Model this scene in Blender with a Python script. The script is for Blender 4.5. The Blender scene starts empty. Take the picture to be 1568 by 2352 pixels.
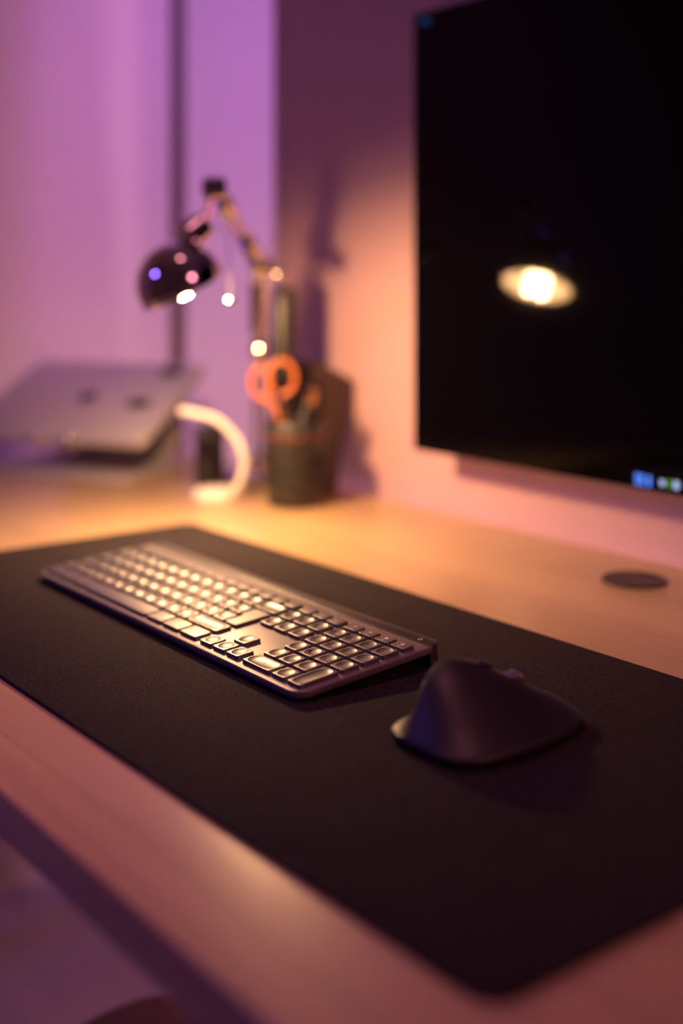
import bpy, bmesh, math, random
from mathutils import Vector, Matrix
random.seed(7)
PI = math.pi
DZ = 0.74                                   # height of the desk top above the floor
SC = bpy.context.scene
COL = SC.collection

# ------------------------------------------------------------------ camera
cd = bpy.data.cameras.new('camera'); cam = bpy.data.objects.new('camera', cd); COL.objects.link(cam)
cam.location = (1.09258, -0.48729, 0.30034 + DZ)
cam.rotation_euler = (PI/2, 0, math.radians(142.13386 - 90))
cd.sensor_fit = 'VERTICAL'; cd.sensor_height = 36; cd.sensor_width = 24
cd.lens = 2768.15/2352*36
cd.shift_y = -(1176 - 623.43)/2352; cd.shift_x = (784 - 780.46)/2352
cd.clip_start = 0.02; cd.clip_end = 50
cd.dof.use_dof = True; cd.dof.focus_distance = 0.89; cd.dof.aperture_fstop = 1.6; cd.dof.aperture_blades = 0
SC.camera = cam

# ------------------------------------------------------------------ world, room and fill lights, exposure
w = bpy.data.worlds.new('world'); SC.world = w; w.use_nodes = True
w.node_tree.nodes['Background'].inputs['Color'].default_value = (0.10, 0.05, 0.16, 1)
w.node_tree.nodes['Background'].inputs['Strength'].default_value = 0.02
LS = 1.0
def area_light(name, loc, target, size, power, color, spread=180, size_y=None):
    l = bpy.data.lights.new(name, 'AREA'); l.energy = power; l.color = color; l.size = size
    if size_y: l.shape = 'RECTANGLE'; l.size_y = size_y
    l.spread = math.radians(spread)
    o = bpy.data.objects.new(name, l); COL.objects.link(o)
    o.location = (loc[0], loc[1], loc[2] + DZ)
    d = Vector(target) - Vector(loc); o.rotation_euler = d.to_track_quat('-Z', 'Y').to_euler()
    return o
area_light('pink_side_fill', (2.7, 0.38, 1.15), (-0.3, 0.2, 0.2), 0.5, 2.6, (1.0, 0.26, 0.34), 75)  # unseen pink fill added from the right to tint desk and left wall
area_light('pink_top_fill', (0.35, -0.02, 1.70), (0.35, -0.0201, 0.0), 0.18, 0.36, (1.0, 0.30, 0.38), 42)  # added pink fill over the desk, cone kept off the upper back wall
area_light('violet_alcove_fill', (0.25, 1.24, 1.10), (-0.86, 0.50, 0.45), 0.25, 3.8, (0.68, 0.24, 0.98), 110)  # added violet fill, hidden behind the back wall, brightens the left wall
area_light('alcove_low_fill', (0.10, 1.25, -0.20), (-0.86, 0.55, 0.15), 0.2, 1.7, (1.0, 0.42, 0.42), 110)  # unseen warm fill added low down to lift the lower left wall
area_light('blue_room_light', (-0.5, -1.5, 1.0), (0.3, 0.2, 0.0), 0.16, 2.5, (0.24, 0.12, 1.0), 120)
area_light('desk_edge_light_strip', (0.47, 0.5432, -0.10), (0.47, 0.5442, 0.0), 1.75, 5.0, (1.0, 0.50, 0.66), 150, 0.006)
BULB = 560.0                                # glow of the bulb's dome; the lamp builder adds the disc that throws its beam
BEAM = 2.5
LAMP_COLOR = (1.0, 0.54, 0.24)
SC.view_settings.view_transform = 'Standard'; SC.view_settings.look = 'None'
SC.view_settings.exposure = 0.0; SC.view_settings.gamma = 1.0; SC.view_settings.use_curve_mapping = False

# ------------------------------------------------------------------ materials
def mat(name, color, rough=0.5, metal=0.0, spec=0.5, emit=None, estr=0.0, coat=0.0, trans=0.0):
    m = bpy.data.materials.new(name); m.use_nodes = True
    b = m.node_tree.nodes['Principled BSDF']
    b.inputs['Base Color'].default_value = (*color, 1); b.inputs['Roughness'].default_value = rough
    b.inputs['Metallic'].default_value = metal; b.inputs['Specular IOR Level'].default_value = spec
    b.inputs['Coat Weight'].default_value = coat
    if emit: b.inputs['Emission Color'].default_value = (*emit, 1); b.inputs['Emission Strength'].default_value = estr
    return m
def nd(m, t, **k):
    n = m.node_tree.nodes.new(t)
    for a, v in k.items(): setattr(n, a, v)
    return n
def noise_mix(m, c1, c2, scale, vec_scale=(1, 1, 1), detail=4, bump=0.0, bscale=None, bdist=0.001, lo=0.35, hi=0.65):
    nt = m.node_tree; L = nt.links.new; b = nt.nodes['Principled BSDF']
    tc = nd(m, 'ShaderNodeTexCoord'); mp = nd(m, 'ShaderNodeMapping'); mp.inputs['Scale'].default_value = vec_scale
    L(tc.outputs['Object'], mp.inputs['Vector'])
    n = nd(m, 'ShaderNodeTexNoise'); n.inputs['Scale'].default_value = scale; n.inputs['Detail'].default_value = detail
    L(mp.outputs['Vector'], n.inputs['Vector'])
    r = nd(m, 'ShaderNodeValToRGB'); r.color_ramp.elements[0].color = (*c1, 1); r.color_ramp.elements[1].color = (*c2, 1)
    r.color_ramp.elements[0].position = lo; r.color_ramp.elements[1].position = hi
    L(n.outputs['Fac'], r.inputs['Fac']); L(r.outputs['Color'], b.inputs['Base Color'])
    if bump:
        n2 = nd(m, 'ShaderNodeTexNoise'); n2.inputs['Scale'].default_value = bscale or scale; n2.inputs['Detail'].default_value = 3
        L(mp.outputs['Vector'], n2.inputs['Vector'])
        bp = nd(m, 'ShaderNodeBump'); bp.inputs['Strength'].default_value = bump; bp.inputs['Distance'].default_value = bdist
        L(n2.outputs['Fac'], bp.inputs['Height']); L(bp.outputs['Normal'], b.inputs['Normal'])
    return m
M = {}
M['wall'] = noise_mix(mat('white_wall_paint', (.7, .7, .7), .75, spec=.3), (.72, .70, .69), (.76, .74, .73), 3, bump=.08, bscale=180)
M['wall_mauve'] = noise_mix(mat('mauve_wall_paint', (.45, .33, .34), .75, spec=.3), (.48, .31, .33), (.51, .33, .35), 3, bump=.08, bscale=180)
M['ceiling'] = mat('ceiling_paint', (.7, .7, .7), .8)
M['floor'] = noise_mix(mat('floor_laminate', (.3, .28, .28), .5), (.46, .40, .42), (.52, .46, .48), 5, (1, 6, 1))
M['door'] = mat('door_lacquer', (.70, .66, .64), .5)
M['trim'] = mat('brown_trim', (.085, .032, .022), .55)
# beech desk: long staves, fine grain along x
def wood():
    m = mat('beech_wood', (.5, .3, .16), .28, spec=.55); nt = m.node_tree; L = nt.links.new; b = nt.nodes['Principled BSDF']
    tc = nd(m, 'ShaderNodeTexCoord')
    mp = nd(m, 'ShaderNodeMapping'); mp.inputs['Scale'].default_value = (1.2, 26, 26); L(tc.outputs['Object'], mp.inputs['Vector'])
    n = nd(m, 'ShaderNodeTexNoise'); n.inputs['Scale'].default_value = 3.0; n.inputs['Detail'].default_value = 8; n.inputs['Roughness'].default_value = .65; n.inputs['Distortion'].default_value = .4
    L(mp.outputs['Vector'], n.inputs['Vector'])
    r = nd(m, 'ShaderNodeValToRGB'); e = r.color_ramp.elements
    e[0].position = .28; e[0].color = (.54, .365, .19, 1); e[1].position = .72; e[1].color = (.70, .51, .28, 1)
    L(n.outputs['Fac'], r.inputs['Fac'])
    br = nd(m, 'ShaderNodeTexBrick'); br.inputs['Scale'].default_value = 1.0
    br.inputs['Color1'].default_value = (.86, .86, .86, 1); br.inputs['Color2'].default_value = (1.06, 1.04, 1.0, 1)
    br.inputs['Mortar'].default_value = (.72, .68, .66, 1); br.inputs['Mortar Size'].default_value = .0007
    br.inputs['Brick Width'].default_value = .9; br.inputs['Row Height'].default_value = .085; br.offset = .43
    L(tc.outputs['Object'], br.inputs['Vector'])
    mx = nd(m, 'ShaderNodeMix', data_type='RGBA', blend_type='MULTIPLY'); mx.inputs[0].default_value = 1
    L(r.outputs['Color'], mx.inputs[6]); L(br.outputs['Color'], mx.inputs[7]); L(mx.outputs[2], b.inputs['Base Color'])
    bp = nd(m, 'ShaderNodeBump'); bp.inputs['Strength'].default_value = .06; bp.inputs['Distance'].default_value = .0006
    L(n.outputs['Fac'], bp.inputs['Height']); L(bp.outputs['Normal'], b.inputs['Normal'])
    return m
M['wood'] = wood()
def matm():
    m = mat('black_leather_mat', (.031, .026, .029), .75, spec=.03); nt = m.node_tree; L = nt.links.new; b = nt.nodes['Principled BSDF']
    tc = nd(m, 'ShaderNodeTexCoord'); v = nd(m, 'ShaderNodeTexNoise'); v.inputs['Scale'].default_value = 900; v.inputs['Detail'].default_value = 2
    L(tc.outputs['Object'], v.inputs['Vector'])
    bp = nd(m, 'ShaderNodeBump'); bp.inputs['Strength'].default_value = .8; bp.inputs['Distance'].default_value = .0008
    cr = nd(m, 'ShaderNodeValToRGB'); cr.color_ramp.elements[0].position = .35; cr.color_ramp.elements[1].position = .68
    cr.color_ramp.elements[0].color = (.011, .009, .011, 1); cr.color_ramp.elements[1].color = (.056, .047, .050, 1)
    L(v.outputs['Fac'], cr.inputs['Fac']); L(cr.outputs['Color'], b.inputs['Base Color'])
    L(v.outputs['Fac'], bp.inputs['Height']); L(bp.outputs['Normal'], b.inputs['Normal'])
    return m
M['mat'] = matm()
M['plate'] = noise_mix(mat('graphite_plate', (.2, .19, .19), .42, metal=.35), (.22, .20, .195), (.25, .23, .22), 300)
M['bar'] = mat('dark_graphite_bar', (.055, .048, .048), .45, metal=.2)
M['key'] = noise_mix(mat('dark_key_plastic', (.04, .036, .036), 0.37, spec=.85), (.040, .036, .036), (.048, .043, .042), 500, bump=.03, bscale=3000, bdist=.0002)
M['key'].node_tree.nodes['Principled BSDF'].inputs['IOR'].default_value = 1.65
M['legend'] = mat('legend_print', (.85, .85, .9), .5)
M['mouse'] = noise_mix(mat('graphite_rubber', (.03, .028, .03), .5), (.017, .015, .017), (.021, .019, .021), 400, bump=.03, bscale=2500, bdist=.0002)
M['mouse_base'] = mat('mouse_base_plastic', (.03, .028, .03), .38)
M['steel'] = mat('brushed_steel', (.6, .58, .58), .25, metal=1)
M['chrome'] = mat('chrome', (.62, .58, .60), .07, metal=1)
M['reflector'] = mat('lamp_inner_reflector', (.85, .82, .76), .5)
M['rubber'] = mat('black_rubber', (.015, .015, .015), .7)
M['bezel'] = mat('monitor_bezel', (.01, .01, .011), .35)
M['screen'] = mat('black_glass_screen', (.0008, .0008, .0012), .045, spec=.22)
M['white_plastic'] = mat('white_plastic', (.78, .76, .73), .4)
M['alu'] = mat('silver_aluminium', (.62, .61, .64), .38, metal=.35)
M['stand'] = mat('stand_aluminium', (.45, .43, .45), .45, metal=.15)
M['black_gloss'] = mat('black_gloss', (.012, .011, .011), .16)
M['black_satin'] = mat('black_satin', (.016, .015, .015), .4)
M['lens_body'] = mat('lens_body', (.02, .018, .017), .42)
M['lens_ring'] = mat('lens_rubber_ring', (.014, .013, .013), .6)
M['orange'] = mat('orange_plastic', (.50, .14, .035), .3)
M['brass'] = mat('brass', (.85, .55, .22), .18, metal=1)
M['logo'] = mat('dark_logo', (.03, .028, .032), .25)
M['grommet'] = mat('grommet_plastic', (.02, .018, .018), .4)
M['brown_fabric'] = noise_mix(mat('brown_fabric', (.10, .045, .04), .85), (.085, .04, .036), (.12, .055, .05), 60, bump=.2, bscale=400)
M['leg'] = mat('black_steel_leg', (.02, .02, .022), .45, metal=.3)
M['hair'] = mat('black_hair', (.01, .008, .008), .5)
def emat(n, c, s): return mat(n, (.01, .01, .01), .5, emit=c, estr=s)
M['bulb'] = emat('warm_bulb', LAMP_COLOR, BULB)
M['px_blue'] = emat('screen_blue', (.05, .22, 1.0), 1.1)
M['px_white'] = emat('screen_white', (.45, .55, .95), 1.0)
M['px_green'] = emat('screen_green', (.10, .55, .05), .5)
M['px_text'] = emat('screen_text_blue', (.03, .12, .45), .55)

# ------------------------------------------------------------------ geometry helpers (coordinates: desk top is z = 0)
class MB:
    def __init__(s): s.v = []; s.f = []
    def add(s, vs, fs):
        o = len(s.v); s.v += [tuple(v) for v in vs]; s.f += [tuple(i + o for i in f) for f in fs]; return s
    def build(s, name, m, parent=None, smooth=True, angle=35):
        me = bpy.data.meshes.new(name); me.from_pydata(s.v, [], s.f); me.update()
        bm = bmesh.new(); bm.from_mesh(me); bmesh.ops.recalc_face_normals(bm, faces=bm.faces); bm.to_mesh(me); bm.free()
        if smooth:
            me.polygons.foreach_set('use_smooth', [True]*len(me.polygons)); me.set_sharp_from_angle(angle=math.radians(angle))
        me.materials.append(m)
        return link(name, me, parent)
def link(name, me, parent=None):
    o = bpy.data.objects.new(name, me); COL.objects.link(o)
    if parent is not None: o.parent = parent
    return o
def rings(mb, R, close_u=True, cap0=True, cap1=True):
    n = len(R[0]); vs = [p for r in R for p in r]; fs = []
    for i in range(len(R) - 1):
        for j in range(n if close_u else n - 1):
            k = (j + 1) % n; fs.append((i*n + j, i*n + k, (i + 1)*n + k, (i + 1)*n + j))
    if cap0: fs.append(tuple(range(n - 1, -1, -1)))
    if cap1: fs.append(tuple((len(R) - 1)*n + j for j in range(n)))
    return mb.add(vs, fs)
def rrect(w, d, r, seg=6, cx=0, cy=0):
    out = []
    for (sx, sy, a0) in ((1, 1, 0), (-1, 1, PI/2), (-1, -1, PI), (1, -1, 1.5*PI)):
        for i in range(seg + 1):
            a = a0 + PI/2*i/seg
            out.append((cx + sx*(w/2 - r) + r*math.cos(a), cy + sy*(d/2 - r) + r*math.sin(a)))
    return out
def slab(mb, w, d, r, z0, z1, bev=.0006, cx=0, cy=0, seg=6):
    def ring(i, z): return [(x, y, z) for x, y in rrect(w - 2*i, d - 2*i, max(r - i, .0003), seg, cx, cy)]
    return rings(mb, [ring(bev, z0), ring(bev*.3, z0 + bev*.3), ring(0, z0 + bev), ring(0, z1 - bev), ring(bev*.3, z1 - bev*.3), ring(bev, z1)])
def box(mb, x0, x1, y0, y1, z0, z1, bev=0.0):
    if bev:
        return slab(mb, x1 - x0, y1 - y0, bev*1.01, z0, z1, bev, (x0 + x1)/2, (y0 + y1)/2, 3)
    v = [(x, y, z) for z in (z0, z1) for y in (y0, y1) for x in (x0, x1)]
    return mb.add(v, [(0, 2, 3, 1), (4, 5, 7, 6), (0, 1, 5, 4), (2, 6, 7, 3), (0, 4, 6, 2), (1, 3, 7, 5)])
def frame(d):
    d = Vector(d).normalized(); a = Vector((0, 0, 1)) if abs(d.z) < .9 else Vector((1, 0, 0))
    u = d.cross(a).normalized(); return u, d.cross(u).normalized(), d
def tube(mb, pts, r, n=12, cap=True):
    pts = [Vector(p) for p in pts]; R = []; u = None
    for i, p in enumerate(pts):
        t = (pts[min(i + 1, len(pts) - 1)] - pts[max(i - 1, 0)]).normalized()
        if u is None: u = frame(t)[0]
        u = (u - t*u.dot(t)).normalized(); v = t.cross(u)
        rr = r[i] if isinstance(r, (list, tuple)) else r
        R.append([p + u*math.cos(2*PI*k/n)*rr + v*math.sin(2*PI*k/n)*rr for k in range(n)])
    return rings(mb, R, True, cap, cap)
def lathe(mb, prof, origin=(0, 0, 0), axis=(0, 0, 1), n=32, cap0=True, cap1=True):
    u, v, d = frame(axis); o = Vector(origin)
    R = [[o + d*h + u*math.cos(2*PI*k/n)*r + v*math.sin(2*PI*k/n)*r for k in range(n)] for r, h in prof]
    return rings(mb, R, True, cap0, cap1)
def ball(mb, c, r, n=16):
    return lathe(mb, [(max(r*math.sin(PI*i/10), 1e-5), -r*math.cos(PI*i/10)) for i in range(11)], c, (0, 0, 1), n)
def smoothpath(pts, n=8):
    P = [Vector(p) for p in pts]; out = []
    for i in range(len(P) - 1):
        p0 = P[max(i - 1, 0)]; p1 = P[i]; p2 = P[i + 1]; p3 = P[min(i + 2, len(P) - 1)]
        for k in range(n):
            t = k/n
            out.append(.5*((2*p1) + (-p0 + p2)*t + (2*p0 - 5*p1 + 4*p2 - p3)*t*t + (-p0 + 3*p1 - 3*p2 + p3)*t**3))
    return out + [P[-1]]
def tag(o, label, cat, group=None):
    o['label'] = label; o['category'] = cat
    if group: o['group'] = group
    return o
def empty(name, loc, label, cat, rot=(0, 0, 0), group=None):
    o = bpy.data.objects.new(name, None); o.empty_display_size = .02; COL.objects.link(o)
    o.location = (loc[0], loc[1], loc[2] + DZ); o.rotation_euler = rot
    return tag(o, label, cat, group)
def up(o): o.location.z += DZ; return o
def struct(name, mb, m):
    o = up(mb.build(name, m, smooth=False)); o['kind'] = 'structure'; return o
def text_mesh(s, size):
    c = bpy.data.curves.new('legend', 'FONT'); c.body = s; c.size = size; c.align_x = 'CENTER'; c.align_y = 'CENTER'
    c.resolution_u = 3
    o = bpy.data.objects.new('legend_tmp', c); COL.objects.link(o)
    bpy.context.view_layer.update()
    me = bpy.data.meshes.new_from_object(o.evaluated_get(bpy.context.evaluated_depsgraph_get()))
    bpy.data.objects.remove(o); bpy.data.curves.remove(c); me.name = 'legend'
    return me

# ------------------------------------------------------------------ room shell
XL, YB = -0.86, 0.550
FZ = -DZ
struct('floor', box(MB(), -1.1, 3.3, -2.7, 1.6, FZ - .1, FZ), M['floor'])
struct('ceiling', box(MB(), -1.1, 3.3, -2.7, 1.6, 1.76, 1.86), M['ceiling'])
struct('wall_left', box(MB(), XL - .12, XL, -2.6, 1.5, FZ, 1.76), M['wall'])
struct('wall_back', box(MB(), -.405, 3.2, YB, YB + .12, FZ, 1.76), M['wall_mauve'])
struct('wall_alcove', box(MB(), XL, .9, 1.38, 1.5, FZ, 1.76), M['wall'])
struct('wall_alcove_side', box(MB(), .78, .9, YB + .12, 1.38, FZ, 1.76), M['wall'])
struct('wall_right', box(MB(), 3.2, 3.3, -2.6, YB, FZ, 1.76), M['wall'])
struct('wall_front', box(MB(), XL, 3.2, -2.7, -2.6, FZ, 1.76), M['wall'])
d1 = struct('door_1', box(MB(), XL, XL + .012, -.45, .628, FZ, 1.40, .002), M['door'])
t1 = struct('trim_1', box(MB(), XL, XL + .016, .6285, .657, FZ, 1.42, .002), M['trim'])

# ------------------------------------------------------------------ desk
DX0, DX1, DY0, DY1 = -.71, 1.25, -.2145, .5365
desk = empty('desk', ((DX0 + DX1)/2, (DY0 + DY1)/2, FZ), 'long pale wooden desk against the white wall', 'desk')
cx, cy = (DX0 + DX1)/2, (DY0 + DY1)/2
GX, GY, GR = .3435, .4575, .0315
def desktop():
    bm = bmesh.new(); 
    mb = MB(); slab(mb, DX1 - DX0, DY1 - DY0, .006, DZ - .028, DZ, .0015, 0, 0, 4)
    return mb
dt = desktop().build('desktop', M['wood'], desk, angle=50)
for (x, y) in ((DX0 + .06, DY0 + .06), (DX0 + .06, DY1 - .06), (DX1 - .06, DY0 + .06), (DX1 - .06, DY1 - .06)):
    box(MB(), x - cx - .025, x - cx + .025, y - cy - .025, y - cy + .025, 0, DZ - .028, .003).build('leg', M['leg'], desk)
# grommet sunk in the desk
g = empty('cable_grommet', (GX, GY, 0), 'round black cable grommet set into the desk near the wall', 'grommet')
lathe(MB(), [(GR, 0), (GR, .0012), (GR - .001, .002), (GR - .005, .002), (GR - .006, .0012), (GR - .006, 0)], n=48).build('rim', M['grommet'], g)
gl = MB(); out = []
rl = GR - .0062
for k in range(49):
    a = math.radians(125) + (2*PI - math.radians(70))*k/48; out.append((rl*math.cos(a), rl*math.sin(a)))
rings(gl, [[(x, y, .0002) for x, y in out], [(x, y, .0014) for x, y in out]]).build('cap', M['grommet'], g, smooth=False)

# ------------------------------------------------------------------ desk mat
MT = .003
mx0, mx1, my0, my1 = -.145, .7455, -.1395, .2505
mt = up(slab(MB(), mx1 - mx0, my1 - my0, .016, 0, MT, .0008, 0, 0, 8).build('desk_mat', M['mat'], angle=60))
mt.location.x = (mx0 + mx1)/2; mt.location.y = (my0 + my1)/2
tag(mt, 'wide black leather desk mat with rounded corners under keyboard and mouse', 'desk mat')

# ------------------------------------------------------------------ keyboard (local frame: key-top plane is z = 0, tilted)
TILT = math.radians(4.1546)
kb = empty('keyboard', (0, 0, .014), 'full-size dark graphite keyboard with dished keys on the black mat', 'keyboard', (TILT, 0, 0))
def K(mb, name, m, **k): return mb.build(name, m, kb, **k)
KX0, KX1, KY0, KY1 = -.0055, .4237, -.0045, .1305
pw, pd, pcx, pcy = KX1 - KX0, KY1 - KY0, (KX0 + KX1)/2, (KY0 + KY1)/2
def ring(i, z, r=.0125): return [(x, y, z) for x, y in rrect(pw - 2*i, pd - 2*i, r - i, 10, pcx, pcy)]
mb = MB(); rings(mb, [ring(.003, -.0092), ring(.0012, -.0086), ring(.0002, -.0070), ring(0, -.0048), ring(0, -.0034), ring(.0003, -.0030), ring(.0008, -.0028)])
K(mb, 'top_plate', M['plate'], angle=50)
# battery bar along the rear, its underside stands on the mat
def barring(i, z):
    x0, x1, y0, y1, r = KX0 + .0012 + i, KX1 - .0004 - i, .1182 + i, .1318 - i, .0105 - i
    o = [(x1, y0)] + [(x1 - r + r*math.cos(a), y1 - r + r*math.sin(a)) for a in (PI/2*k/8 for k in range(9))] + [(x0 + r - r*math.sin(a), y1 - r + r*math.cos(a)) for a in (PI/2*k/8 for k in range(9))] + [(x0, y0)]
    return [(x, y, z - (y - .125)*.0726*(1 if z < -.015 else 0)) for x, y in o]
K(rings(MB(), [barring(.003, -.0201), barring(.0012, -.0190), barring(.0002, -.0165), barring(0, -.0120), barring(0, -.0034), barring(.0003, -.0026), barring(.0008, -.0023)]), 'battery_bar', M['bar'], angle=45)
pb = MB(); lathe(pb, [(.0014, 0), (.0019, 0), (.0019, .00012), (.0014, .00012)], (.4065, .1235, -.0023), n=24, cap0=False, cap1=False)
K(pb, 'power_symbol', M['legend'], smooth=False)
for x in (.03, .2, .39):
    K(slab(MB(), .022, .006, .0025, -.0112, -.0091, .0003, x, .004), 'rubber_foot', M['rubber'])
# keys
KH = .0027
def outline_ring(o, z): return [(x, y, z) for x, y in o]
def key_mesh(w, d, dish='round', r=.0019):
    n = 6; mb = MB()
    def rr(i):
        o = rrect(w - 2*i, d - 2*i, max(r - i, .0004), 4); out = []
        for a, b in zip(o, o[1:] + o[:1]):                # the straight sides get points too, so that the dish is round
            m = 7 if math.hypot(b[0] - a[0], b[1] - a[1]) > .3*min(w, d) else 1
            out += [(a[0] + (b[0] - a[0])*j/m, a[1] + (b[1] - a[1])*j/m) for j in range(m)]
        return out
    base = rr(-.0001); N = len(base)
    R = [outline_ring(base, -KH), outline_ring(rr(0), -KH + .0003), outline_ring(rr(.00012), -.00045), outline_ring(rr(.00025), -.00018), outline_ring(rr(.00055), -.00003), outline_ring(rr(.0008), 0)]
    if dish:
        m = .0016 if dish == 'round' else .0014
        rx, ry = w/2 - m, d/2 - m; rc = min(rx, ry)
        def dr(s):
            out = []
            for (x, y) in rr(0):
                a = math.atan2(y/(d/2), x/(w/2)) if dish == 'round' else None
                if dish == 'round': out.append((rx*s*math.cos(a), ry*s*math.sin(a)))
                else:
                    # stadium: project to a capsule
                    ex, ey = rx - rc, ry - rc
                    qx = max(-ex, min(ex, x)); qy = max(-ey, min(ey, y)); vx, vy = x - qx, y - qy; l = math.hypot(vx, vy) or 1
                    out.append((qx + vx/l*rc*s, qy + vy/l*rc*s))
            return out
        D = .00095
        rim = len(R); R.append(outline_ring(dr(1), 0)); R.append(outline_ring(dr(.97), -D*(1 - .97**2.4)))
        for s in (.9, .78, .64, .5, .36, .22, .1, .02): R.append(outline_ring(dr(s), -D*(1 - s**2.4)))
    rings(mb, R, True, True, True)
    me = bpy.data.meshes.new('key'); me.from_pydata(mb.v, [], mb.f)
    bm = bmesh.new(); bm.from_mesh(me); bmesh.ops.recalc_face_normals(bm, faces=bm.faces); bm.to_mesh(me); bm.free()
    me.polygons.foreach_set('use_smooth', [True]*len(me.polygons)); me.set_sharp_from_angle(angle=math.radians(40)); me.materials.append(M['key'])
    if dish:
        for e in me.edges:
            if all(rim*N <= v < (rim + 1)*N for v in e.vertices): e.use_edge_sharp = True
    return me
_km = {}
def key(x, y, w, d, dish='round', leg=None, size=.0032, lift=None):
    k = (round(w, 5), round(d, 5), dish)
    if k not in _km: _km[k] = key_mesh(w, d, dish)
    o = link('key', _km[k], kb); o.location = (x, y, 0)
    if leg:
        if isinstance(leg, str):
            if leg not in _tm:
                _tm[leg] = text_mesh(leg, size); _tm[leg].materials.append(M['legend'])
            me = _tm[leg]
        else: me = leg
        l = link('legend', me, o); l.location = (0, 0, lift if lift is not None else (-.00086 if dish else .00006))
    return o
_tm = {}
def flat(name, polys):
    mb = MB()
    for p in polys: mb.add([(x, y, 0) for x, y in p], [tuple(range(len(p)))])
    me = bpy.data.meshes.new(name); me.from_pydata(mb.v, [], mb.f); me.materials.append(M['legend']); return me
def rct(x0, x1, y0, y1): return [(x0, y0), (x1, y0), (x1, y1), (x0, y1)]
def rframe(w, h, t, cy=0): return [rct(-w, w, cy + h - t, cy + h), rct(-w, w, cy - h, cy - h + t), rct(-w, -w + t, cy - h + t, cy + h - t), rct(w - t, w, cy - h + t, cy + h - t)]
G = .003; P = .019; KW, KD = P - G, .0189 - G
X0 = -.0003; YR = [.00965 + .0189*i for i in range(5)]; YF = .1022; FD = .0112
RW = []                                       # (x0 in units, width in units, row)
def rowkeys(row, widths):
    x = X0
    for wd in widths:
        key(x + wd*P/2, YR[row], wd*P - G, KD, 'round' if wd == 1 else 'stadium'); x += wd*P
rowkeys(4, [1]*13 + [1.75])
rowkeys(3, [1.5] + [1]*12)
rowkeys(2, [1.75] + [1]*12)
rowkeys(1, [1.25] + [1]*11 + [2.5])
xx = X0
for wd in (.027, .027, .027, .1175, .0272, .0272, .0271):      # flat bottom row with the space bar
    key(xx + wd/2, YR[0], wd - G, KD, None); xx += wd
# tall enter key, wider at its top
xr = X0 + 14.75*P - G/2; xl1 = X0 + 13.5*P + G/2; xl0 = X0 + 13.75*P + G/2
y0, y1, ym = YR[2] - KD/2, YR[3] + KD/2, YR[3] - KD/2
pts = [(xl0, y0), (xr, y0), (xr, y1), (xl1, y1), (xl1, ym), (xl0, ym)]
def rounded_poly(pts, r, seg=4):
    out = []; n = len(pts)
    for i in range(n):
        p = Vector(pts[i]); a = (Vector(pts[i - 1]) - p).normalized(); b = (Vector(pts[(i + 1) % n]) - p).normalized()
        p0 = p + a*r; p1 = p + b*r
        for k in range(seg + 1):
            t = k/seg; out.append(tuple((1 - t)**2*p0 + 2*t*(1 - t)*p + t*t*p1))
    return out
ecx, ecy = (xl1 + xr)/2, (y0 + y1)/2
ol = [(x - ecx, y - ecy) for x, y in rounded_poly(pts, .0018)]
def inset(o, i):
    n = len(o); out = []
    for k in range(n):
        a = Vector(o[k - 1]); b = Vector(o[(k + 1) % n]); t = (b - a).normalized(); out.append((o[k][0] - t.y*i, o[k][1] + t.x*i))
    return out
mb = MB(); rings(mb, [outline_ring(ol, -KH), outline_ring(inset(ol, .00012), -.00045), outline_ring(inset(ol, .0003), -.00015), outline_ring(inset(ol, .0008), 0)])
eo = mb.build('key', M['key'], kb, angle=12); eo.location = (ecx, ecy, 0)
# function row
fw = 14.75*P/15
for i in range(15): key(X0 + fw*(i + .5), YF, fw - G, FD, None)
# navigation block
NX = [.2929 + P*i for i in range(3)]; UX = [.3531 + P*i for i in range(4)]
for i, t in enumerate(('ins', 'home', 'pgup')): key(NX[i], YR[4], KW, KD, 'round', t, .0021)
for i, t in enumerate(('del', 'end', 'pgdn')): key(NX[i], YR[3], KW, KD, 'round', t, .0021)
tri = lambda a: [[(.0012*math.cos(a + PI*2/3*k), .0012*math.sin(a + PI*2/3*k)) for k in range(3)]]
for i, a in enumerate((PI, -PI/2, 0)): key(NX[i], YR[0], KW, KD, 'round', flat('legend', tri(a)))
key(NX[1], YR[1], KW, KD, 'round', flat('legend', tri(PI/2)))
for i in range(3):
    p = rframe(.0018, .0012, .00035, .0006) + [rct(-.0008, .0008, -.0014, -.0010), rct(-.0034, -.0030, -.0004, .0014)] + [rct(-.0042 - .0008*k, -.0038 - .0008*k, -.0004, .0014) for k in range(i)]
    key(NX[i], YF, KW, FD, None, flat('legend', p))
# numpad
for r, row in enumerate((('1', '2', '3'), ('4', '5', '6', '+'), ('7', '8', '9', '-'), (None, '=', '/', '*'))):
    for c, t in enumerate(row):
        key(UX[c], YR[r + 1], KW, KD, 'round', t if t else flat('legend', rframe(.0018, .0012, .0004) + [rct(-.0008, .0008, -.0002, .0002)]), .0043)
key((UX[0] + UX[1])/2, YR[0], KW + P, KD, 'stadium', '0', .0043)
key(UX[2], YR[0], KW, KD, 'round', '.', .0043)
key(UX[3], (YR[0] + YR[1])/2, KW, KD + .0189, 'stadium')
icons = [rframe(.0014, .0019, .0004, .0010) + [rct(-.0007, -.0002, .0002, .0008), rct(.0002, .0007, .0002, .0008), rct(-.0007, .0007, .0016, .0021)],
         rframe(.0019, .0013, .0004, .0010) + [rct(-.0007, .0007, .0004, .0015)],
         [rct(-.0017, .0017, -.0004, .0024)],
         [rct(-.0015, .0015, -.0004, .0014), rct(-.0010, -.0006, .0014, .0025), rct(.0006, .0010, .0014, .0025), rct(-.0010, .0010, .0021, .0025)]]
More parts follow.
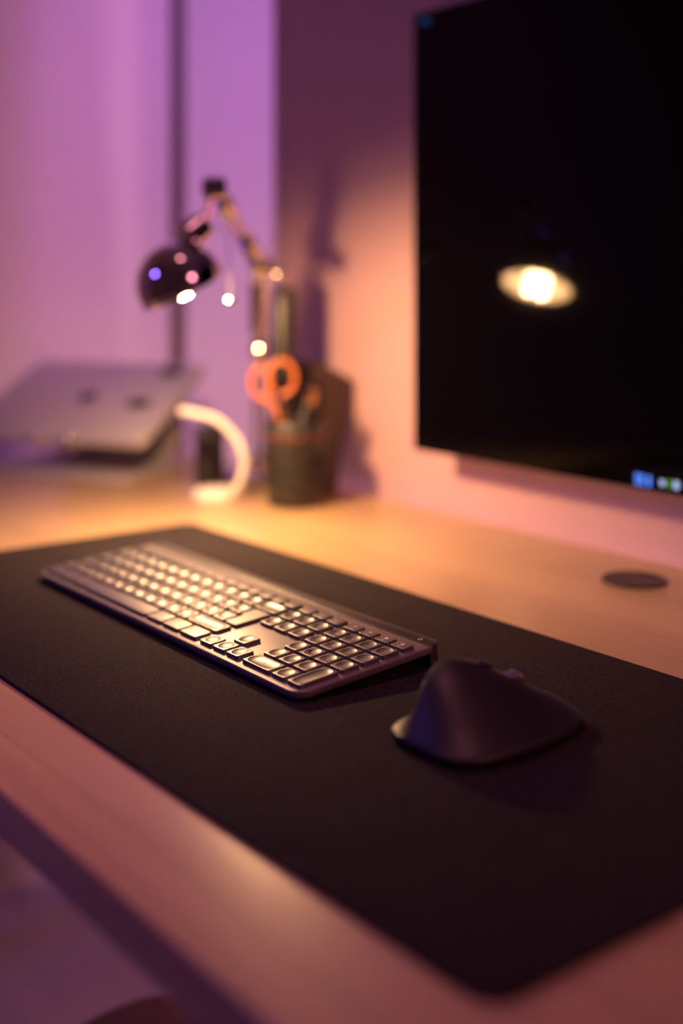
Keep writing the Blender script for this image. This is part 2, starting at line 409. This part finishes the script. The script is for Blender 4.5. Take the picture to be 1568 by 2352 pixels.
for i in range(4):
    ic = icons[i] + [rct(-.0016, -.0008, -.0034, -.0024), rct(-.0004, 0, -.0034, -.0024), rct(.0004, .0016, -.0034, -.0028)]
    key(UX[i], YF, KW, FD, None, flat('legend', ic))
# stray curled hair on the 5 key
hp = [(-.0052, -.0012), (-.0046, .0004), (-.0036, .0012), (-.0030, .0006), (-.0040, -.0004), (-.0032, -.0016), (-.0018, -.0022), (-.0010, -.0018)]
rotm = Matrix.Rotation(TILT, 3, 'X')
hw = [rotm @ Vector((UX[1] + x, YR[2] + y, -.0006 + .0006*(i % 2))) + Vector((0, 0, .014)) for i, (x, y) in enumerate(hp)]
h = up(tube(MB(), smoothpath(hw, 5), .00016, 6).build('hair', M['hair']))
tag(h, 'tiny curled black hair lying on the numpad 5 key', 'hair')

# ------------------------------------------------------------------ mouse
ms = empty('computer_mouse', (.5415, .0040, MT), 'tall sculpted dark wireless mouse with a thumb rest on the mat', 'mouse', (0, 0, math.radians(0)))
def lerp(tab, x):
    for (a, b), (c, d) in zip(tab, tab[1:]):
        if x <= c:
            t = max(0, min(1, (x - a)/(c - a))); t = t*t*(3 - 2*t) if False else t
            return b + (d - b)*t
    return tab[-1][1]
def cat(tab, x):
    # smooth interpolation of a table
    n = len(tab)
    if x <= tab[0][0]: return tab[0][1]
    for i in range(n - 1):
        if x <= tab[i + 1][0]:
            x0, p1 = tab[i]; x1, p2 = tab[i + 1]; t = (x - x0)/(x1 - x0)
            m1 = (p2 - tab[i - 1][1])/(x1 - tab[i - 1][0]) if i else (p2 - p1)/(x1 - x0)
            m2 = (tab[i + 2][1] - p1)/(tab[i + 2][0] - x0) if i + 2 < n else (p2 - p1)/(x1 - x0)
            h_ = x1 - x0
            return (2*t**3 - 3*t*t + 1)*p1 + (t**3 - 2*t*t + t)*h_*m1 + (-2*t**3 + 3*t*t)*p2 + (t**3 - t*t)*h_*m2
    return tab[-1][1]
UL = [(0, -.024), (.004, -.033), (.012, -.0385), (.03, -.041), (.055, -.041), (.072, -.036), (.09, -.031), (.11, -.028), (.12, -.0225), (.1255, -.012)]
UR = [(0, .022), (.004, .031), (.012, .0375), (.03, .0415), (.055, .0425), (.08, .040), (.1, .036), (.115, .030), (.122, .022), (.1255, .012)]
UP = [(0, -.013), (.02, -.021), (.045, -.0245), (.07, -.018), (.1, -.006), (.1255, 0)]
HH = [(0, .0085), (.004, .0145), (.012, .0265), (.022, .0385), (.034, .0455), (.045, .0470), (.056, .0452), (.07, .0390), (.085, .0305), (.1, .0225), (.115, .0155), (.1255, .0095)]
LIP = [(0, .0068), (.02, .0085), (.05, .0095), (.08, .0085), (.1255, .0070)]
NS = 40; R = []
def section(v):
    l, r, p, hh, lp = cat(UL, v), cat(UR, v), cat(UP, v), cat(HH, v), cat(LIP, v)
    th = 1.0 if v < .06 else max(0, 1 - (v - .06)/.03)     # thumb scoop present at the rear half
    s = [(l*.86, .0010), (l*.97, .0022), (l, lp*.6), (l*.985, lp*.95)]
    lip_h = min(lp, hh*.8)
    for k in range(1, 15):                                  # left flank: concave scoop up to the ridge
        t = k/15; u = l*.975 + (p - l*.975)*t
        conc = lip_h + (hh - lip_h)*(.72*t**2.3 + .28*math.sin(t*PI/2)); conv = lip_h + (hh - lip_h)*math.sin(t*PI/2)**.8
        z = conc*th + conv*(1 - th)
        # round the ridge over
        z = min(z, hh)
        s.append((u + (p - l)*.10*math.sin(t*PI)*th, z))
    s.append((p, hh))
    for k in range(1, 17):                                  # right flank
        t = k/16; u = p + (r*.985 - p)*t
        z = lip_h + (hh - lip_h)*(.5*(1 - t**1.7) + .5*(math.cos(t*PI)*.5 + .5))
        s.append((u, z))
    s += [(r, lp*.6), (r*.97, .0022), (r*.86, .0010)]
    return s
vsn = [.1255*(1 - math.cos(PI*i/NS))/2 for i in range(NS + 1)]
R = [[(u, v, max(z, .0010)) for u, z in section(v)] for v in vsn]
mo = rings(MB(), R).build('shell', M['mouse'], ms, angle=60)
# base plate under the shell
Rb = [[(cat(UL, v)*.86, v), (cat(UR, v)*.86, v)] for v in vsn]
bo = [(.0, .002)]; lo = [(cat(UL, v)*.84, .002 + v*.97) for v in vsn]; hi = [(cat(UR, v)*.84, .002 + v*.97) for v in reversed(vsn)]
bl = lo + hi
rings(MB(), [[(x, y, 0) for x, y in bl], [(x, y, .0014) for x, y in bl]]).build('base_plate', M['mouse_base'], ms, smooth=False)
# wheel, its slot and the small button behind it
wv = .0865; wu = cat(UP, wv) + .003; wz = cat(HH, wv)
mbw = MB(); lathe(mbw, [(.0085, -.0038), (.0105, -.0034), (.0112, -.0025), (.0112, .0025), (.0105, .0034), (.0085, .0038)], (wu, wv, wz - .0078), (1, 0, 0), 40)
wh = mbw.build('scroll_wheel', M['steel'], ms)
mbg = MB()
for k in range(36):
    a = 2*PI*k/36; c, s_ = math.cos(a), math.sin(a)
    mbg.add([(wu + dx, wv + c*rr - s_*dt_, wz - .0078 + s_*rr + c*dt_) for dx in (-.0026, .0026) for rr in (.0110, .0116) for dt_ in (-.0003, .0003)],
            [(0, 1, 3, 2), (4, 6, 7, 5), (0, 4, 5, 1), (2, 3, 7, 6), (0, 2, 6, 4), (1, 5, 7, 3)])
gr = mbg.build('wheel_ridges', M['steel'], wh, smooth=False)
bz = cat(HH, .068)
mbt = slab(MB(), .007, .011, .0025, 0, .0022, .0006, 0, 0).build('mode_button', M['mouse_base'], ms)
mbt.location = (cat(UP, .068) + .004, .0685, bz - .0012)
mbt.rotation_euler = (math.atan2(cat(HH, .075) - cat(HH, .06), .015), 0, 0)
# thumb wheel on the left flank
lathe(MB(), [(.0060, -.003), (.0075, -.0025), (.0075, .0025), (.0060, .003)], (-.029, .062, .026), (0, .3, 1), 28).build('thumb_wheel', M['steel'], ms)

# ------------------------------------------------------------------ monitor
YM = .49; MX0, MX1, MZ0, MZ1 = -.0180, .9150, .0822, .6158
mon = empty('monitor', ((MX0 + MX1)/2, YM, MZ0), 'large black flat-screen monitor mounted in front of the wall', 'monitor')
hw_, hh_ = (MX1 - MX0)/2, MZ1 - MZ0
def xz(mb, x0, x1, y0, y1, z0, z1, bev=.0): return box(mb, x0, x1, y0, y1, z0, z1, bev)
xz(MB(), -hw_, hw_, .0006, .012, 0, hh_, .0006).build('panel', M['bezel'], mon)
xz(MB(), -hw_ + .05, hw_ - .05, .012, .034, .03, hh_*.62, .004).build('rear_housing', M['bezel'], mon)
xz(MB(), -.10, .10, .034, .0600, .16, .30, .002).build('wall_bracket', M['leg'], mon)
scr = xz(MB(), -hw_ + .0012, hw_ - .0012, 0, .0008, .0012, hh_ - .0012).build('screen', M['screen'], mon, smooth=False)
ox, oz = (MX0 + MX1)/2, MZ0
def icon(name, m, x0, x1, z0, z1):
    x0 -= ox; x1 -= ox; z0 -= oz; z1 -= oz
    return MB().add([(x0, -.0003, z0), (x1, -.0003, z0), (x1, -.0003, z1), (x0, -.0003, z1)], [(0, 1, 2, 3)]).build(name, m, scr, smooth=False)
tz = .0925
for i in range(2):
    for j in range(2): icon('start_icon', M['px_blue'], .3185 + i*.0062, .3238 + i*.0062, tz - .006 + j*.0062, tz - .0008 + j*.0062)
icon('app_icon', M['px_blue'], .3335, .3385, tz - .006, tz + .005)
icon('app_icon', M['px_white'], .3490, .3545, tz - .003, tz + .003)
icon('app_icon', M['px_green'], .3580, .3625, tz - .004, tz + .004)
icon('app_icon', M['px_white'], .3655, .3715, tz - .004, tz + .004)
icon('app_icon', M['px_white'], .3800, .3860, tz - .004, tz + .004)
icon('app_icon', M['px_blue'], .3960, .4030, tz - .004, tz + .004)
tm = text_mesh('(93)', .011); tm.materials.append(M['px_text'])
tx = link('counter_text', tm, scr); tx.location = (.0035 - ox, -.0004, .6035 - oz); tx.rotation_euler = (PI/2, 0, 0)

# ------------------------------------------------------------------ desk lamp
EL = Vector((-.1855, .3795, .3060)); TP = Vector((-.0766, .2409, .3951)); RC = Vector((-.0811, .2026, .2791)); NA = Vector((.12, .43, -.897)).normalized()
BASE = Vector((-.345, .482, 0)); FOOT = Vector((-.349, .487, .016))
lamp = empty('desk_lamp', BASE, 'shiny chrome desk lamp with a dome shade, switched on', 'lamp')
def LP(p): return Vector(p) - BASE
lathe(MB(), [(.050, 0), (.052, .002), (.052, .006), (.049, .010), (.040, .014), (.020, .0165), (.001, .017)], n=48).build('base', M['chrome'], lamp)
RV = Vector((.614, .789, 0))
a = MB()
for s in (-1, 1): tube(a, [LP(FOOT) + RV*.0065*s, LP(EL) + RV*.0065*s], .0036, 12)
a.build('lower_arm', M['chrome'], lamp)
def helix(p, q, r, turns, wr):
    p, q = Vector(p), Vector(q); u, v, d = frame(q - p); L = (q - p).length; n = turns*10
    return tube(MB(), [p + d*L*k/n + (u*math.cos(2*PI*k/10) + v*math.sin(2*PI*k/10))*r for k in range(n + 1)], wr, 6)
F2E = EL - FOOT
helix(LP(FOOT + F2E*.70) - RV*.0065, LP(FOOT + F2E*.93) - RV*.0065, .0075, 22, .0013).build('spring', M['chrome'], lamp)
lathe(MB(), [(.011, -.012), (.013, -.010), (.013, .010), (.011, .012)], LP(FOOT + F2E*.62), F2E, 24).build('collar', M['chrome'], lamp)
lathe(MB(), [(.013, 0), (.015, .002), (.015, .020), (.012, .024)], LP(FOOT) - Vector((0, 0, .004)), (0, 0, 1), 24).build('post', M['chrome'], lamp)
a = MB()
D2 = TP - EL
for s in (-1, 1): tube(a, [LP(EL) + RV*.006*s, LP(TP) + RV*.006*s], .0034, 12)
a.build('upper_arm', M['chrome'], lamp)
for t0, t1 in ((.10, .36), (.72, .86)):
    lathe(MB(), [(.008, 0), (.011, .002), (.011, D2.length*(t1 - t0) - .002), (.008, D2.length*(t1 - t0))], LP(EL + D2*t0), D2, 24).build('arm_sleeve', M['chrome'], lamp)
k = MB(); lathe(k, [(.010, -.013), (.013, -.010), (.013, .010), (.010, .013)], LP(EL), RV, 24); k.build('elbow_joint', M['chrome'], lamp)
k = MB(); ball(k, LP(EL) + RV*.021 + Vector((.002, -.002, -.008)), .0085); k.build('wing_nut', M['chrome'], lamp)
k = MB(); lathe(k, [(.010, -.013), (.013, -.010), (.013, .010), (.010, .013)], LP(TP), RV, 24)
k.build('top_joint', M['chrome'], lamp)
RS = .0485
SO = RC - NA*.052 + RV*.020                     # where the neck meets the shade
NK = Vector((-.0740, .2275, .3490))
k = MB(); tube(k, [LP(TP), LP(NK)], .0045, 16); k.build('neck', M['chrome'], lamp)
k = MB(); lathe(k, [(.010, 0), (.0155, .003), (.0165, .026), (.013, .030)], LP(NK) + Vector((0, 0, .006)), SO - NK, 28); k.build('socket', M['chrome'], lamp)
# shade: lathe round the axis, opening along NA
out = [(RS, 0), (RS*.998, -.008)] ; HS = .056
for i in range(1, 15):
    t = i/15*PI/2; out.append((RS*math.cos(t), -.008 - (HS - .008)*math.sin(t)))
out.append((.0005, -HS))
inn = [(max(r - .0012, .0004), h_ + (.0012 if i > 2 else 0)) for i, (r, h_) in enumerate(out)]
k = MB(); lathe(k, out[::-1] + [(RS - .0004, .0006), (RS - .0010, .0002)], LP(RC), NA, 56, True, False); sh = k.build('shade', M['chrome'], lamp, angle=60)
k = MB(); lathe(k, [(r, h_) for r, h_ in inn][::-1], LP(RC), NA, 56, True, False); k.build('reflector', M['reflector'], sh, angle=60)
bc = LP(RC) - NA*.0085
k = MB(); br_ = .0165
lathe(k, [(br_*math.sin(PI*i/12) if 0 < i < 12 else 1e-4, br_*-math.cos(PI*i/12)) for i in range(13)], bc, NA, 24)
k.build('light_bulb', M['bulb'], lamp)
bl_ = bpy.data.lights.new('lamp_beam', 'AREA'); bl_.shape = 'DISK'; bl_.size = .03; bl_.energy = BEAM; bl_.color = LAMP_COLOR
bo_ = bpy.data.objects.new('lamp_beam', bl_); COL.objects.link(bo_); bo_.location = RC + NA*.0095 + Vector((0, 0, DZ)); bo_.rotation_euler = NA.to_track_quat('-Z', 'Y').to_euler()
k = MB(); lathe(k, [(.010, 0), (.010, .03)], bc - NA*.042, NA, 20); k.build('bulb_holder', M['white_plastic'], lamp)

PK = Vector((-.0478, .2451, .2680)) - BASE       # chrome ball on a cord, added to make a glint beside the shade
pk = MB(); ball(pk, PK, .0050); pk.build('glint_ball', M['chrome'], lamp)
tube(MB(), smoothpath([LP(NK) + Vector((.006, .008, .002)), LP(NK) + Vector((.016, .018, -.004)), PK + Vector((-.0015, -.002, .045)), PK + Vector((0, 0, .004))], 6), .0006, 6).build('glint_cord', M['rubber'], lamp)

# ------------------------------------------------------------------ laptop on its stand
FR = Vector((-.4258, .3376, .0615)); hd = math.radians(210.5923); tl = math.radians(25.9922)
ls = empty('laptop_stand', (-.53, .31, 0), 'silver curved aluminium stand holding the closed laptop', 'laptop stand')
# local laptop frame: X from left to right along the front edge, Y towards the hinge, Z out of the lid
ex = -Vector((math.cos(hd), math.sin(hd), 0)); bk = Vector((math.sin(hd), -math.cos(hd), 0)); ey = bk*math.cos(tl) + Vector((0, 0, 1))*math.sin(tl); ez = ex.cross(ey)
lap = empty('laptop', (0, 0, 0), 'closed silver laptop lying tilted on its stand', 'laptop')
LT = .0156; LW, LD = .304, .212
org = FR - ex*LW/2 - ez*LT                      # centre of the front edge, underside
lap.matrix_world = Matrix(((ex.x, ey.x, ez.x, org.x), (ex.y, ey.y, ez.y, org.y), (ex.z, ey.z, ez.z, org.z + DZ), (0, 0, 0, 1)))
slab(MB(), LW, LD, .011, 0, .0102, .0015, 0, LD/2).build('base', M['alu'], lap, angle=60)
slab(MB(), LW, LD, .011, .0108, LT, .0018, 0, LD/2).build('lid', M['alu'], lap, angle=60)
box(MB(), -.12, .12, LD - .006, LD - .001, .003, .0125, .001).build('hinge', M['black_satin'], lap)
# logo on the lid: apple silhouette with a bite and a leaf
lg = MB(); pts = []
for k_ in range(40):
    a = 2*PI*k_/40; r_ = .0165*(1 + .06*math.cos(2*a) - .10*max(0, math.sin(a))**8 - .06*max(0, -math.sin(a))**10)
    x, y = r_*math.cos(a), r_*1.02*math.sin(a)
    d_ = math.hypot(x - .0205, y - .003)
    if d_ < .0085: x, y = .0205 + (x - .0205)*.0085/d_, .003 + (y - .003)*.0085/d_
    pts.append((-x, -y))
lg.add([(x, y + LD/2, LT + .0001) for x, y in pts], [tuple(range(40))])
lf = [(.001 + .0055*math.cos(2*PI*k_/12)*.45 + .003, -.0225 + .0055*math.sin(2*PI*k_/12)) for k_ in range(12)]
lg.add([(x, y + LD/2, LT + .0001) for x, y in lf], [tuple(range(12))])
lg.build('lid_logo', M['logo'], lap, smooth=False)
def LW2(x, y, z): return org + ex*x + ey*y + ez*z
# two little black slabs on the lid
for (px, py, lab) in ((.098, .092, 'small flat black slab on the laptop lid, the one nearer the lid centre'), (.104, .188, 'small flat black slab at the rear edge of the laptop lid')):
    s = slab(MB(), .034, .020, .003, 0, .004, .0008).build('usb_adapter', M['black_gloss'], None)
    c = LW2(px, py, LT + .0001); s.matrix_world = Matrix(((ex.x, ey.x, ez.x, c.x), (ex.y, ey.y, ez.y, c.y), (ex.z, ey.z, ez.z, c.z + DZ), (0, 0, 0, 1)))
    tag(s, lab, 'adapter', 'black slabs on the laptop lid')
# stand parts, built in world coordinates relative to its empty
so = Vector((-.53, .31, 0))
ex2 = Vector((ex.x, ex.y, 0)); bk2 = Vector((bk.x, bk.y, 0)); cen = org + ey*LD*.5
def plate(name, c, u, v, n, w_, d_, t_, m, r_=.012):
    mb = slab(MB(), w_, d_, r_, 0, t_, .0008)
    o = mb.build(name, m, ls, angle=50); c = c - so
    o.matrix_local = Matrix(((u.x, v.x, n.x, c.x), (u.y, v.y, n.y, c.y), (u.z, v.z, n.z, c.z), (0, 0, 0, 1))); return o
Z3 = Vector((0, 0, 1))
bcn = Vector((cen.x, cen.y, 0)) + ex2*.0
plate('base_plate', bcn - bk2*.004, ex2, bk2, Z3, .255, .205, .005, M['stand'])
plate('top_plate', org + ey*LD*.52 - ez*.0052, ex, ey, ez, .23, .185, .005, M['stand'])
# curved riser
pr = []
top = org + ey*LD*.72 - ez*.0052
p0 = bcn + bk2*.085 + Z3*.004
path = smoothpath([bcn - bk2*.02 + Z3*.0045, bcn + bk2*.045 + Z3*.007, bcn + bk2*.082 + Z3*.028, bcn + bk2*.085 + Z3*.062, top + Z3*.0], 6)
mbr = MB(); Rr = []
for i, p in enumerate(path):
    t = (path[min(i + 1, len(path) - 1)] - path[max(i - 1, 0)]).normalized(); n_ = ex2.cross(t).normalized()
    Rr.append([p - so + ex2*sx*.105 + n_*sy for sx, sy in ((-1, -.002), (1, -.002), (1, .002), (-1, .002))])
rings(mbr, Rr).build('riser', M['stand'], ls, angle=50)
for u_ in (-.02, .035):
    k = MB(); q = [org + ex*u_ + ey*.03 - ez*.004, org + ex*u_ - ey*.004 - ez*.004, org + ex*u_ - ey*.006 + ez*.004, org + ex*u_ - ey*.0110 + ez*(LT + .001)]
    tube(k, [p - so for p in smoothpath(q, 5)], .0038, 12); ball(k, q[-1] - so, .0090)
    k.build('lip_hook', M['chrome'], ls)

# ------------------------------------------------------------------ white charger with an arched neck
ch = empty('watch_charger', (-.262, .357, 0), 'white arched charger stand with a round puck base, right of the laptop', 'charger')
co = Vector((-.262, .357, 0))
lathe(MB(), [(.0265, 0), (.0285, .002), (.0285, .011), (.027, .0135), (.024, .0145), (.001, .0145)], n=40).build('puck_base', M['white_plastic'], ch)
arc = smoothpath([(-.245, .372, .006), (-.2345, .380, .027), (-.2315, .3835, .052), (-.2385, .3765, .0795), (-.255, .356, .1055), (-.272, .334, .1140), (-.284, .322, .1165)], 8)
tube(MB(), [p - co for p in arc], .0052, 14).build('arched_neck', M['white_plastic'], ch)
k = MB(); ball(k, Vector((-.284, .322, .1165)) - co, .0062); k.build('arm_tip', M['white_plastic'], ch)

# ------------------------------------------------------------------ camera-lens mug and its contents
MC = Vector((-.1672, .4175, 0))
mug = empty('lens_mug', MC, 'black camera-lens mug used as a pen holder', 'mug')
MH = .108
lathe(MB(), [(.028, 0), (.0305, .001), (.031, .018), (.0375, .024), (.0385, .028), (.0385, .040), (.0372, .041), (.0372, .043), (.039, .044), (.039, .072), (.0375, .073), (.0375, .077), (.0395, .079), (.0395, MH - .002), (.0385, MH), (.0355, MH), (.0345, MH - .002), (.0345, .006), (.001, .006)], n=56).build('barrel', M['lens_body'], mug, angle=30)
def ribs(name, z0, z1, r_, n):
    mb = MB()
    for k_ in range(n):
        a = 2*PI*k_/n; c, s_ = math.cos(a), math.sin(a); w_ = PI*r_/n*.55
        mb.add([(c*rr - s_*t_, s_*rr + c*t_, z) for rr in (r_ - .001, r_ + .0011) for t_ in (-w_, w_) for z in (z0, z1)], [(0, 1, 3, 2), (4, 6, 7, 5), (0, 4, 5, 1), (2, 3, 7, 6), (0, 2, 6, 4), (1, 5, 7, 3)])
    return mb.build(name, M['lens_ring'], mug, smooth=False)
ribs('zoom_ring', .046, .070, .039, 56); ribs('focus_ring', .0285, .0395, .0385, 48)
lathe(MB(), [(.0397, 0), (.0400, .0004), (.0400, .0016), (.0397, .002)], (0, 0, .0885), n=56, cap0=False, cap1=False).build('rim_band', mat('dark_red_band', (.22, .03, .02), .4), mug)
def stick(name, p, q, prof, m, label, cat, parts=()):
    p = Vector(p); q = Vector(q); o = empty(name, p, label, cat); d = q - p; L = d.length
    for nm, mm, pf in parts or (('body', m, prof),):
        lathe(MB(), [(r_, h_*L) for r_, h_ in pf], (0, 0, 0), d, 20).build(nm, mm, o)
    return o
# pens lean from the mug floor to its rim
stick('pen', MC + Vector((.012, -.004, .0105)), MC + Vector((.004, -.030, .150)), None, None, 'tan barrelled pen leaning towards the front of the lens mug', 'pen',
      parts=(('barrel', M['brass'], [(.0015, 0), (.0042, .10), (.0042, .80)]), ('cap', M['chrome'], [(.0046, .80), (.0046, .97), (.0015, 1)])))
stick('pen', MC + Vector((-.012, .006, .0105)), MC + Vector((.022, .014, .152)), None, None, 'dark pen with a shiny gold end at the right of the lens mug', 'pen',
      parts=(('barrel', M['black_gloss'], [(.0015, 0), (.0045, .10), (.0045, .86)]), ('end_cap', M['brass'], [(.0060, .86), (.0068, .93), (.0052, .98), (.001, 1)])))
stick('marker', MC + Vector((.004, -.014, .0105)), MC + Vector((.003, .026, .156)), None, None, 'black marker with a chrome tip behind the gold-ended pen', 'marker',
      parts=(('barrel', M['black_satin'], [(.005, 0), (.0055, .04), (.0055, .88)]), ('tip', M['chrome'], [(.0042, .88), (.0050, .94), (.001, 1)])))
# scissors, handles up
SCO = MC + Vector((-.004, .000, .0068))
sci = empty('scissors', SCO, 'orange-handled scissors standing handles up in the lens mug', 'scissors')
def sp(r_, z): return RV*r_ + Vector((.789*-.006, .614*.006, z))
for s, cxr, zz, rx_, rz_ in ((1, -.014, .156, .0175, .022), (-1, -.041, .150, .0125, .020)):
    k = MB(); tube(k, [sp(cxr + rx_*math.cos(2*PI*i/28), zz + rz_*math.sin(2*PI*i/28)) for i in range(29)], .0031, 12, False)
    k.build('handle', M['orange'], sci)
    kk = MB(); tube(kk, [sp(cxr + .002, zz - rz_), sp(-.018 - .004*s, .115), sp(-.012*1, .090)], [.0042, .004, .0036], 12); kk.build('shank', M['orange'], sci)
    kb_ = MB(); a0, b0 = sp(-.012 - .003*s, .112), sp(.002 + .0015*s, .002); n0 = Vector((-.789, .614, 0))*.0012; wv_ = RV*.005
    kb_.add([a0 - wv_ - n0, a0 + wv_ - n0, b0 - n0, a0 - wv_ + n0, a0 + wv_ + n0, b0 + n0], [(0, 2, 1), (3, 4, 5), (0, 1, 4, 3), (1, 2, 5, 4), (2, 0, 3, 5)])
    kb_.build('blade', M['steel'], sci, smooth=False)
# tall black tube behind the mug
tb = up(lathe(MB(), [(.0155, 0), (.0162, .001), (.0162, .268), (.0150, .276), (.011, .2795), (.0005, .280)], (0, 0, 0), n=36).build('tube', M['black_satin']))
tb.location.x, tb.location.y = -.2285, .4445
tag(tb, 'tall slim black tube with a rounded top standing behind the lens mug', 'tube')
# dark box against the wall
bx = MB(); prof = [(.4790, 0), (.5120, 0), (.5345, .1536), (.4895, .1770)]
XB0, XB1 = -.285, -.200
def inset_prof(i):
    c = (sum(p[0] for p in prof)/4, sum(p[1] for p in prof)/4); return [(p[0] + (c[0] - p[0])*i, p[1] + (c[1] - p[1])*i if p[1] > .001 else p[1]) for p in prof]
R = [[(x, p[0], p[1]) for p in inset_prof(i)] for x, i in ((XB0, .05), (XB0 + .002, 0), (XB1 - .002, 0), (XB1, .05))]
boxe = up(rings(bx, R).build('box', mat('dark_brown_lacquer', (.035, .018, .014), .3), angle=20)); tag(boxe, 'dark brown box with a sloping top standing by the wall behind the mug', 'box')
# power brick behind the stand
pbk = empty('power_adapter', (-.352, .405, 0), 'black power adapter block standing between the laptop stand and the lamp', 'adapter', (0, 0, math.radians(32)))
slab(MB(), .026, .05, .006, 0, .085, .003).build('body', M['black_satin'], pbk)
tube(MB(), smoothpath([(0, .0, .083), (-.004, .002, .100), (-.022, .01, .108), (-.05, .016, .100)], 6), .0026, 10).build('cord', M['black_satin'], pbk)

# ------------------------------------------------------------------ footstool under the desk
st = empty('footstool', (.125, .084, FZ), 'round dark brown footstool on the floor beneath the desk front', 'stool')
lathe(MB(), [(.12, .15), (.142, .155), (.147, .18), (.147, .27), (.140, .292), (.12, .302), (.06, .307), (.001, .308)], n=56).build('cushion', M['brown_fabric'], st)
lathe(MB(), [(.12, .13), (.128, .132), (.128, .152), (.12, .154)], n=40).build('frame', M['leg'], st)
for k_ in range(4):
    a = PI/4 + PI/2*k_
    tube(MB(), [(.10*math.cos(a), .10*math.sin(a), .14), (.122*math.cos(a), .122*math.sin(a), 0)], [.012, .008], 12).build('leg', M['leg'], st)
